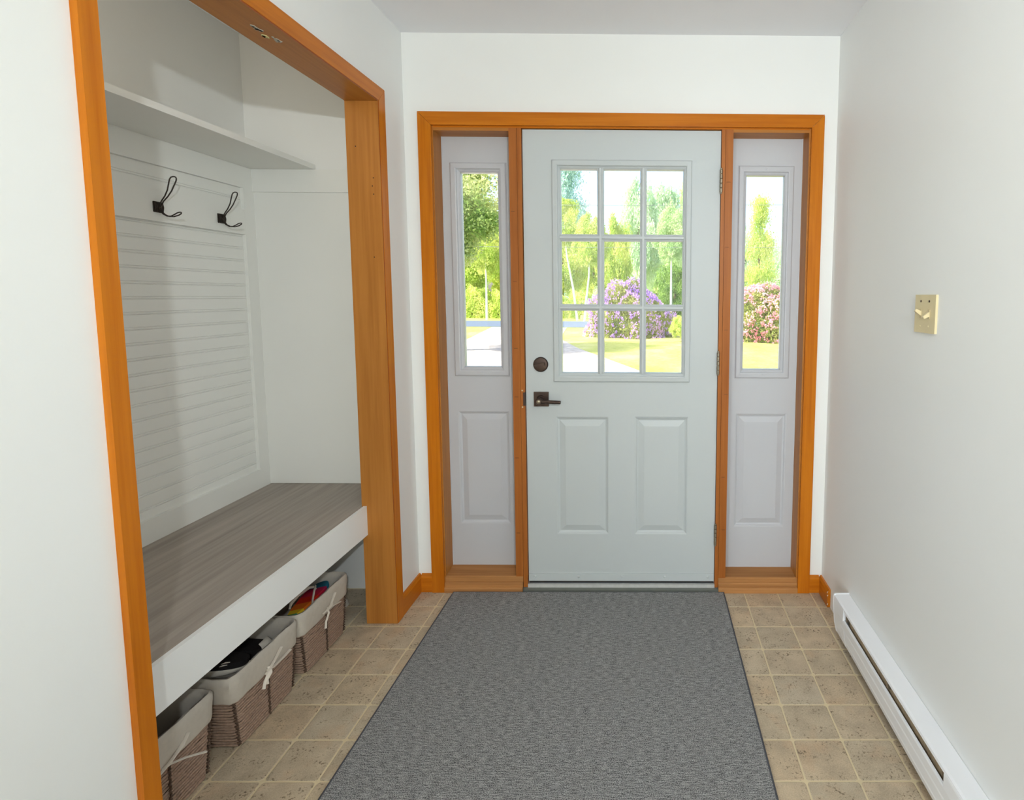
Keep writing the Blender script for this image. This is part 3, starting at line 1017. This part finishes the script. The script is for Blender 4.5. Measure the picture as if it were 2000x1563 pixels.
def flip_flop(label, loc, rz, tilt):
    f = thing('flip_flop', label, 'sandal', loc, rz, 'rainbow flip-flops in the basket')
    f.rotation_euler = (tilt[0], tilt[1], rz)
    ol = [(p[1], p[0]) for p in foot_outline(0.245, 0.092)]
    MB().loft([[(p[0] * 0.97, p[1] * 0.985, 0) for p in ol], [(*p, 0.003) for p in ol], [(*p, 0.015) for p in ol], [(p[0] * 0.96, p[1] * 0.98, 0.017) for p in ol]]).out('sole', RAINBOW, f, 50, True)
    for sx in (-1, 1):
        MB().tube([(0.0, 0.062, 0.012), (0.0, 0.060, 0.028), (sx * 0.012, 0.045, 0.036), (sx * 0.030, 0.0, 0.036), (sx * 0.040, -0.035, 0.024), (sx * 0.041, -0.048, 0.012)], [0.004, 0.004, 0.0055, 0.0062, 0.0055, 0.004], 8, flat=0.6).out('strap', WHITEF, f, 60, True)
    return f


flip_flop('rainbow striped flip-flop with white straps, the one by the basket rim', (-1.247, 2.030, 0.190), math.radians(3), (math.radians(2), math.radians(-12)))
flip_flop('rainbow striped flip-flop with white straps, the one deeper in the basket', (-1.335, 2.075, 0.204), math.radians(-6), (math.radians(6), math.radians(-5)))

# small pale shoe tip behind the far basket
sl = thing('canvas_slipper', 'small pale slipper on the floor behind the farthest basket', 'shoe', (-1.352, 2.335, 0.001), math.radians(2))
ol = foot_outline(0.17, 0.07)
MB().loft([[(p[0] * 0.97, p[1] * 0.97, 0) for p in ol], [(*p, 0.004) for p in ol], [(*p, 0.010) for p in ol]]).out('sole', RUBBER, sl, 50, True)
MB().loft([[(p[0] * 0.98, p[1] * 0.98, 0.009) for p in ol], [(p[0] * 0.95, p[1] * 0.93, 0.026) for p in ol], [(p[0] * 0.7 - 0.006, p[1] * 0.62, 0.040) for p in ol], [(p[0] * 0.6 - 0.01, p[1] * 0.5, 0.024) for p in ol]]).out('upper', LINER, sl, 60, True)
# folded cloth in the nearest basket
fc = thing('folded_cloth', 'grey folded cloth inside the nearest basket', 'cloth', (-1.30, 1.335, 0.022))
for q in range(4):
    MB().box(-0.06 + 0.004 * q, 0.06 - 0.003 * q, -0.075, 0.065, 0.034 * q, 0.034 * q + 0.0335).bevel(0.012, 3).out('fold', GREYCLOTH, fc, 60, True)

# ------------------------------------------------------------------ rug
rug = thing('area_rug', 'grey heathered ribbed rug lying in front of the door', 'rug', (-0.25, 1.5, 0.0005))
MB().box(RUGX0 + 0.004, RUGX1 - 0.004, RUGY0 + 0.004, RUGY1 - 0.004, 0.0005, 0.0085).out('pile', RUG, rug)
pts = [(RUGX0 + 0.004, RUGY0 + 0.004, 0.005), (RUGX1 - 0.004, RUGY0 + 0.004, 0.005), (RUGX1 - 0.004, RUGY1 - 0.004, 0.005), (RUGX0 + 0.004, RUGY1 - 0.004, 0.005)]
pts = dense(pts, 0.05)
MB().tube(pts, 0.0044, 8, closed=True).out('edge_binding', BIND, rug, 60)

# ------------------------------------------------------------------ baseboard heater
ht = thing('baseboard_heater', 'long white electric baseboard heater along the right wall', 'heater', (0.77, 1.4, 0.0))
HY0, HY1 = 0.35, 2.125
MB().prism([(XR - 0.001, 0.030), (XR - 0.001, 0.1775), (0.744, 0.1765), (0.738, 0.1735), (0.7365, 0.166), (0.739, 0.166), (0.7405, 0.172), (0.746, 0.1745), (XR - 0.004, 0.1745), (XR - 0.004, 0.030)], 1, HY0, HY1 - 0.004).out('top_cover', HEAT, ht)
MB().prism([(0.742, 0.134), (0.7375, 0.1325), (0.7360, 0.128), (0.7385, 0.100), (0.7380, 0.094), (0.7405, 0.090), (0.7435, 0.058), (0.7430, 0.053), (0.7460, 0.049), (0.7520, 0.026), (0.757, 0.025), (0.748, 0.060), (0.743, 0.100), (0.741, 0.128)], 1, HY0, 2.050).out('front_panel', HEAT, ht)
# end cap: shell plate wrapped around the profile, and end cover
capp = [(XR, 0.028), (XR, 0.1795), (0.744, 0.1785), (0.7365, 0.176), (0.7345, 0.166), (0.7350, 0.128), (0.7420, 0.060), (0.7505, 0.024), (0.760, 0.022)]
MB().prism(capp, 1, HY1 - 0.006, HY1).bevel(0.0015, 1).out('end_cap', HEAT, ht)
MB().prism([(0.7366, 0.1745), (0.7354, 0.166), (0.7356, 0.128), (0.7425, 0.060), (0.7508, 0.026), (0.760, 0.026), (0.748, 0.100), (0.744, 0.166)], 1, 2.012, HY1 - 0.006).out('end_cover', HEAT, ht)
MB().prism([(0.7366, 0.1700), (0.7354, 0.164), (0.7356, 0.128), (0.7425, 0.060), (0.7508, 0.026), (0.760, 0.026), (0.748, 0.100), (0.744, 0.166)], 1, HY0, 1.293).out('junction_cover', HEAT, ht)
s = MB()
for q in range(150):
    y = 1.295 + q * (1.98 - 1.295) / 150
    s.box(0.748, 0.790, y, y + 0.0012, 0.075, 0.160)
o = s.out('fins', FIN, ht)
o['kind'] = 'stuff'
MB().tube([(0.768, 1.28, 0.115), (0.768, 2.02, 0.115)], 0.008, 10).out('element_rod', FIN, ht)
for y in (1.628, 1.985):
    MB().box(0.741, 0.790, y, y + 0.012, 0.140, 0.156).out('bracket', STEEL, ht)

# ------------------------------------------------------------------ light switch
ls = thing('light_switch', 'ivory double toggle switch plate on the right wall', 'switch', (XR, 1.6175, 1.2825))
SX = XR
s = MB().prism([(1.558, 1.2285), (1.677, 1.2285), (1.677, 1.3365), (1.558, 1.3365)], 0, SX - 0.0065, SX)
s.bevel(0.003, 2)
s.out('cover_plate', IVORY, ls, 40)
for y, up in ((1.642, 1), (1.594, -1)):
    MB().box(SX - 0.0075, SX - 0.006, y - 0.006, y + 0.006, 1.270, 1.295).out('toggle_slot', plain('ivory_shade', srgb(204, 188, 146), 0.4), ls)
    c = Vector((SX - 0.006, y, 1.2825))
    d = Vector((-1, 0, 0.62 * up)).normalized()
    u = Vector((0, 1, 0))
    v_ = d.cross(u)
    rings = []
    for t, a, b_ in ((-0.004, 0.0052, 0.0062), (0.008, 0.0047, 0.0052), (0.018, 0.0042, 0.0040), (0.0195, 0.0030, 0.0028)):
        rings.append([c + d * t + u * a * sx + v_ * b_ * sz for sx, sz in ((-1, -1), (1, -1), (1, 1), (-1, 1))])
    MB().loft(rings).out('toggle', IVORY, ls)
    for z in (1.318, 1.247):
        MB().lathe([(0.0034, 0.0005), (0.0034, -0.0006), (0.0024, -0.0014), (0.0, -0.0016)], (SX - 0.0066, y, z), 'X', 10).out('screw', BRONZE if z > 1.3 else IVORY, ls, 40)

# ------------------------------------------------------------------ outdoors
ZG = -0.40
struct(MB().prism([(-300, -0.5), (300, -0.5), (300, ZG), (-300, ZG)], 1, 2.9, 480).out('lawn', LAWN))
struct(MB().prism([(-70, 33.4), (-70, 40.2), (80, 34.0), (80, 27.2)], 2, ZG - 0.05, ZG + 0.02).out('road', ROAD))
struct(MB().prism([(-5.6, 3.0), (0.9, 3.0), (0.6, 11.0), (-0.6, 14.2), (-2.2, 18.5), (-3.4, 22.5), (-4.2, 30.2), (-8.2, 30.4), (-6.9, 22.0), (-6.2, 16.0), (-5.9, 10.0)], 2, ZG - 0.05, ZG + 0.015).out('driveway', GRAVEL))


def crown(seed, n, leaf_r, shape='round', spread=1.0):
    """unit crown (radius about 1) of small leaf quads in clumps"""
    q = np.random.default_rng(seed)
    if shape == 'round':
        nb = 46
        cb = q.normal(size=(nb, 3))
        cb /= np.linalg.norm(cb, axis=1)[:, None]
        cb *= (q.uniform(0.25, 1.0, nb) ** 0.5)[:, None] * 0.80
        rad = q.uniform(0.16, 0.34, nb)
        idx = q.integers(0, nb, n)
        d = q.normal(size=(n, 3))
        d /= np.linalg.norm(d, axis=1)[:, None]
        c = cb[idx] + d * (rad[idx] * q.uniform(0.4, 1.0, n))[:, None]
    elif shape == 'cone':
        nb = 60
        h = np.sort(q.uniform(-1, 1, nb))
        a = q.uniform(0, 6.283, nb)
        rr = (1 - h) / 2 * q.uniform(0.3, 0.95, nb)
        cb = np.stack([rr * np.cos(a), rr * np.sin(a), h], 1)
        idx = q.integers(0, nb, n)
        d = q.normal(size=(n, 3)) * np.array([0.16, 0.16, 0.06])
        c = cb[idx] + d
    else:                      # dome: shell of an upper half ellipsoid
        d = q.normal(size=(n, 3))
        d /= np.linalg.norm(d, axis=1)[:, None]
        d[:, 2] = np.abs(d[:, 2]) * 1.05 - 0.05
        lump = 1 + 0.10 * np.sin(d[:, 0] * 7 + seed) * np.cos(d[:, 1] * 6) + 0.07 * np.sin(d[:, 2] * 11 + d[:, 0] * 5)
        c = d * (lump * q.uniform(0.80, 1.0, n))[:, None]
    u = q.normal(size=(n, 3))
    u /= np.linalg.norm(u, axis=1)[:, None]
    w_ = np.cross(u, q.normal(size=(n, 3)))
    w_ /= np.linalg.norm(w_, axis=1)[:, None]
    r = (leaf_r * q.uniform(0.6, 1.2, n))[:, None]
    V = np.stack([c - u * r * 1.3, c - w_ * r * 0.7, c + u * r * 1.3, c + w_ * r * 0.7], 1).reshape(-1, 3)
    me = bpy.data.meshes.new('foliage')
    me.vertices.add(4 * n)
    me.vertices.foreach_set('co', V.astype(np.float32).ravel())
    me.loops.add(4 * n)
    me.loops.foreach_set('vertex_index', np.arange(4 * n, dtype=np.int32))
    me.polygons.add(n)
    me.polygons.foreach_set('loop_start', np.arange(0, 4 * n, 4, dtype=np.int32))
    me.polygons.foreach_set('loop_total', np.full(n, 4, dtype=np.int32))
    me.update(calc_edges=True)
    return me


CROWNS = [crown(s_, 24000, 0.026) for s_ in (11, 12, 13)]
MAPLE = crown(21, 60000, 0.0155)
CONE = crown(31, 24000, 0.019, 'cone')
SHRUB = [crown(s_, 8000, 0.034, 'dome') for s_ in (41, 42)]


def mesh_for(me, mat):
    m = bpy.data.meshes.get(me.name + '_' + mat.name)
    if m is None:
        m = me.copy()
        m.name = me.name + '_' + mat.name
        m.materials.clear()
        m.materials.append(mat)
    return m


def foliage(parent, me, mat, loc, scale, rz=0.0, name='foliage'):
    o = bpy.data.objects.new(name, mesh_for(me, mat))
    COL.objects.link(o)
    o.parent = parent
    o.location = loc
    o.scale = scale
    o.rotation_euler = (0, 0, rz)
    o['kind'] = 'stuff'
    return o


def at(u, d):
    return (u - 1262) / 1116 * d


def zat(v, d):
    return CAM_H + (576 - v) / 1116 * d


def tree(name, label, u, d, vtop, vbot, wpx, me, mat, bark=BARK, rz=0.0, lean=0.0, trunk_r=0.12, cat='tree', group=None, deep=1.0):
    x = at(u, d)
    t = thing(name, label, cat, (x, d, ZG), 0, group)
    zt, zb = zat(vtop, d) - ZG, zat(vbot, d) - ZG
    w_ = wpx / 1116 * d / 2 * 1.12
    foliage(t, me, mat, (lean, 0, (zt + zb) / 2), (w_, w_ * deep, (zt - zb) / 2), rz * (deep == 1.0))
    MB().tube([(0, 0, -0.05), (lean * 0.2, 0, zb * 0.5), (lean * 0.7, 0, (zt + zb) / 2), (lean, 0, zt * 0.85)], [trunk_r * 1.2, trunk_r, trunk_r * 0.7, trunk_r * 0.2], 8).out('trunk', bark, t, 60, True)
    return t


tree('maple_tree', 'big leafy maple filling the left sidelight above the driveway', 868, 17.5, 235, 575, 290, MAPLE, LF_MAPLE, rz=0.4, trunk_r=0.2)
tree('pine_tree', 'blue-green pine rising into the sky in the upper left door pane', 1110, 90, 322, 600, 124, CONE, LF_PINE, rz=1.0, trunk_r=0.2)
TR = [
    ('birch_tree', 'yellow-green tree just beyond the road behind the left sidelight, leftmost of its row', 905, 47, 440, 600, 110, 0, LF_YEL),
    ('birch_tree', 'yellow-green tree at the right edge of the left sidelight glass', 985, 48, 430, 600, 110, 1, LF_YEL),
    ('birch_tree', 'bright yellow-green tree below the pine in the left door panes', 1100, 45, 432, 612, 90, 2, LF_YEL),
    ('birch_tree', 'bright yellow-green tree with pale stems right of the pine, left door panes', 1160, 44, 446, 612, 86, 0, LF_YEL),
    ('ash_tree', 'rounded yellow-green tree standing under the sky gap, middle door panes', 1200, 46, 402, 612, 70, 1, LF_YEL),
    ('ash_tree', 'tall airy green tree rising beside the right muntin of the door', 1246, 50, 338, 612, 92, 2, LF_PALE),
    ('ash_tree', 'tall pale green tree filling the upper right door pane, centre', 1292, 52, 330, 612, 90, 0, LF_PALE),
    ('ash_tree', 'tall yellow-green tree at the right edge of the upper right door pane', 1338, 47, 338, 612, 80, 1, LF_MID),
    ('ash_tree', 'mid green tree low behind the lilac bush, right door panes', 1282, 44, 440, 612, 100, 2, LF_MID),
    ('ash_tree', 'green tree hidden mostly by the right door post', 1390, 48, 380, 612, 90, 0, LF_MID),
    ('spruce_tree', 'pointed yellow-green tree on the left of the right sidelight', 1480, 38.5, 396, 640, 92, -1, LF_YEL),
    ('ash_tree', 'soft green tree at the right edge of the right sidelight', 1532, 46, 458, 612, 80, 1, LF_PALE),
    ('ash_tree', 'mid green tree between the two taller trees of the right sidelight', 1506, 52, 470, 612, 70, 2, LF_MID),
    ('hemlock_tree', 'dark feathery evergreen behind the lilac bush, right middle door pane', 1318, 41, 500, 640, 80, 0, LF_DARK),
]
for q_, (u, vt, mt, lb) in enumerate(((930, 380, LF_MID, 'tall tree in the second row, behind the maple in the left sidelight'), (1075, 440, LF_YEL, 'low round tree in the second row under the pine'), (1130, 452, LF_MID, 'round tree in the second row between the pine and the gap of sky'),
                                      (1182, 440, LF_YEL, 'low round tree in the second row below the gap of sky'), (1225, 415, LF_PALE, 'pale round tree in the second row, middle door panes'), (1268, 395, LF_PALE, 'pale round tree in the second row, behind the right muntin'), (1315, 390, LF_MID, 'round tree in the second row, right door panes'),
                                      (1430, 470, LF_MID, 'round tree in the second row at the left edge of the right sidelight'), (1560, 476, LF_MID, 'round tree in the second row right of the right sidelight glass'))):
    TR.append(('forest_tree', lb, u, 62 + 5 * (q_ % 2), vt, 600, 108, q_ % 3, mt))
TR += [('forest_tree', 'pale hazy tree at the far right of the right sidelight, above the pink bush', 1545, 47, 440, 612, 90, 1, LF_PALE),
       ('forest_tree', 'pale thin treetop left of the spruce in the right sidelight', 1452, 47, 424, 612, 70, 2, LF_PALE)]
TR.sort(key=lambda r: r[2])
near_i = far_i = 0
for q_, r in enumerate(TR):
    if r[3] < 42:
        continue
    if r[3] < 58:
        dd = (44, 48.5, 53, 57.5)[near_i % 4]
        near_i += 1
    else:
        dd = (63, 68, 73, 78)[far_i % 4]
        far_i += 1
    TR[q_] = r[:3] + (dd,) + r[4:]
for nm, lb, u, d, vt, vb, wp, ci, mt in TR:
    me = CONE if ci < 0 else CROWNS[ci]
    tree(nm, lb, u, d, vt, vb, wp, me, mt, rz=R.uniform(0, 6), trunk_r=0.1, bark=BARK, deep=0.7)
# white birch stems
for u, d, v0, v1, ln, lb in ((952, 39.6, 612, 545, 0.0, 'slim white birch stem in the middle of the left sidelight'),
                             (1128, 39.6, 612, 500, -0.7, 'slim white birch stem leaning left in the left door panes'),
                             (1142, 38.2, 614, 540, 0.3, 'slim white birch stem standing straighter in the left door panes'),
                             (1310, 37.4, 604, 530, 0.0, 'white tree trunk in the right middle door pane')):
    x = at(u, d)
    t = thing('birch_tree', lb, 'tree', (x, d, ZG))
    h = zat(v1, d) - ZG
    MB().tube([(0, 0, -0.05), (ln * 0.4, 0, h * 0.5), (ln, 0, h), (ln * 1.3, 0, h + 3.2)], [0.09, 0.075, 0.055, 0.02], 7).out('trunk', BIRCH, t, 60, True)
    foliage(t, CROWNS[int(u) % 3], LF_MID if u > 1200 else LF_YEL, (ln * 1.3, 0, h + 2.1), (1.4, 0.7, 2.3), 0)

SHL = [(885, 572, LF_YEL, 'leftmost bushy shrub on the verge across the road'), (935, 566, LF_YEL, 'bushy shrub beyond the road behind the birch stem, left sidelight'), (985, 574, LF_YEL, 'bushy shrub on the verge at the right edge of the left sidelight'),
       (1085, 580, LF_YEL, 'bushy shrub on the verge at the left edge of the door glass'), (1135, 574, LF_YEL, 'bushy shrub on the verge behind the birch stems, door glass'), (1180, 570, LF_MID, 'bushy shrub on the verge just left of the lilac bush'),
       (1560, 560, LF_MID, 'bushy green shrub far right beyond the pink bush')]
for u, vt, mt, lb in SHL:
    d = 40.9 + 2.0 * ((u // 5) % 2)
    x = at(u, d)
    t = thing('verge_shrub', lb, 'shrub', (x, d, ZG), 0, 'shrubs on the far verge')
    h = zat(vt, d) - ZG
    foliage(t, SHRUB[u % 2], mt, (0, 0, 0.0), (1.55, 0.75, h * 1.15), 0)
    MB().tube([(0, 0, -0.05), (0.05, 0, h * 0.6)], [0.06, 0.03], 6).out('stem', BARK, t, None, True)


def blossoms(seed, n, r, per=9):
    q = np.random.default_rng(seed)
    d = q.normal(size=(n, 3))
    d /= np.linalg.norm(d, axis=1)[:, None]
    d[:, 2] = np.abs(d[:, 2]) * 1.05 - 0.05
    lump = 1 + 0.10 * np.sin(d[:, 0] * 7 + seed) * np.cos(d[:, 1] * 6) + 0.07 * np.sin(d[:, 2] * 11 + d[:, 0] * 5)
    c = d * (lump * 1.02)[:, None]
    c = np.repeat(c, per, 0) + q.normal(size=(n * per, 3)) * r * 0.9
    m = n * per
    u = q.normal(size=(m, 3))
    u /= np.linalg.norm(u, axis=1)[:, None]
    w_ = np.cross(u, q.normal(size=(m, 3)))
    w_ /= np.linalg.norm(w_, axis=1)[:, None]
    rr = r * 0.8
    V = np.stack([c - u * rr, c - w_ * rr, c + u * rr, c + w_ * rr], 1).reshape(-1, 3)
    me = bpy.data.meshes.new('blossoms')
    me.vertices.add(4 * m)
    me.vertices.foreach_set('co', V.astype(np.float32).ravel())
    me.loops.add(4 * m)
    me.loops.foreach_set('vertex_index', np.arange(4 * m, dtype=np.int32))
    me.polygons.add(m)
    me.polygons.foreach_set('loop_start', np.arange(0, 4 * m, 4, dtype=np.int32))
    me.polygons.foreach_set('loop_total', np.full(m, 4, dtype=np.int32))
    me.update(calc_edges=True)
    return me


def rhodo(label, u0, u1, vtop, d, petal, seed, name='rhododendron_bush'):
    x = at((u0 + u1) / 2, d)
    t = thing(name, label, 'bush', (x, d, ZG))
    w_ = (u1 - u0) / 1116 * d / 2
    h = zat(vtop, d) - ZG
    foliage(t, crown(seed, 22000, 0.021, 'dome'), LF_RHO, (0, 0, 0), (w_, w_ * 0.8, h), 0)
    foliage(t, blossoms(seed, 1000, 0.021), petal, (0, 0, 0), (w_, w_ * 0.8, h), 0, 'blossoms')
    for q in range(4):
        MB().tube([(0.1 * math.cos(q * 1.6), 0.1 * math.sin(q * 1.6), -0.05), (w_ * 0.5 * math.cos(q * 1.6), w_ * 0.4 * math.sin(q * 1.6), h * 0.6)], [0.05, 0.02], 6).out('stem', BARK, t, None, True)
    return t


rhodo('wide lilac-flowered rhododendron bush in the middle of the lawn', 1148, 1312, 548, 24.2, FL_PUR, 51)
rhodo('pink-flowered rhododendron bush seen in the right sidelight', 1400, 1600, 556, 22.5, FL_PINK, 52)
t = thing('young_shrub', 'small bright green shrub right of the lilac bush', 'shrub', (at(1332, 21.5), 21.5, ZG))
foliage(t, CROWNS[2], LF_YEL, (0, 0, 0.5), (0.55, 0.5, 0.55), 1)
MB().tube([(0, 0, -0.05), (0.02, 0, 0.6)], [0.03, 0.015], 6).out('stem', BARK, t, None, True)
for v, lb in ((484, 'lower thin utility wire crossing in front of the trees'), (404, 'upper thin utility wire crossing the sky')):
    d = 36.0
    z = zat(v, d)
    tag(MB().tube([(-40 + q * 8, d + (q - 5) * -0.35, z + 0.02 * (q - 5) ** 2) for q in range(12)], 0.012, 6).out('street_wire', WIREM), lb, 'wire')
print('tiles', nt_)
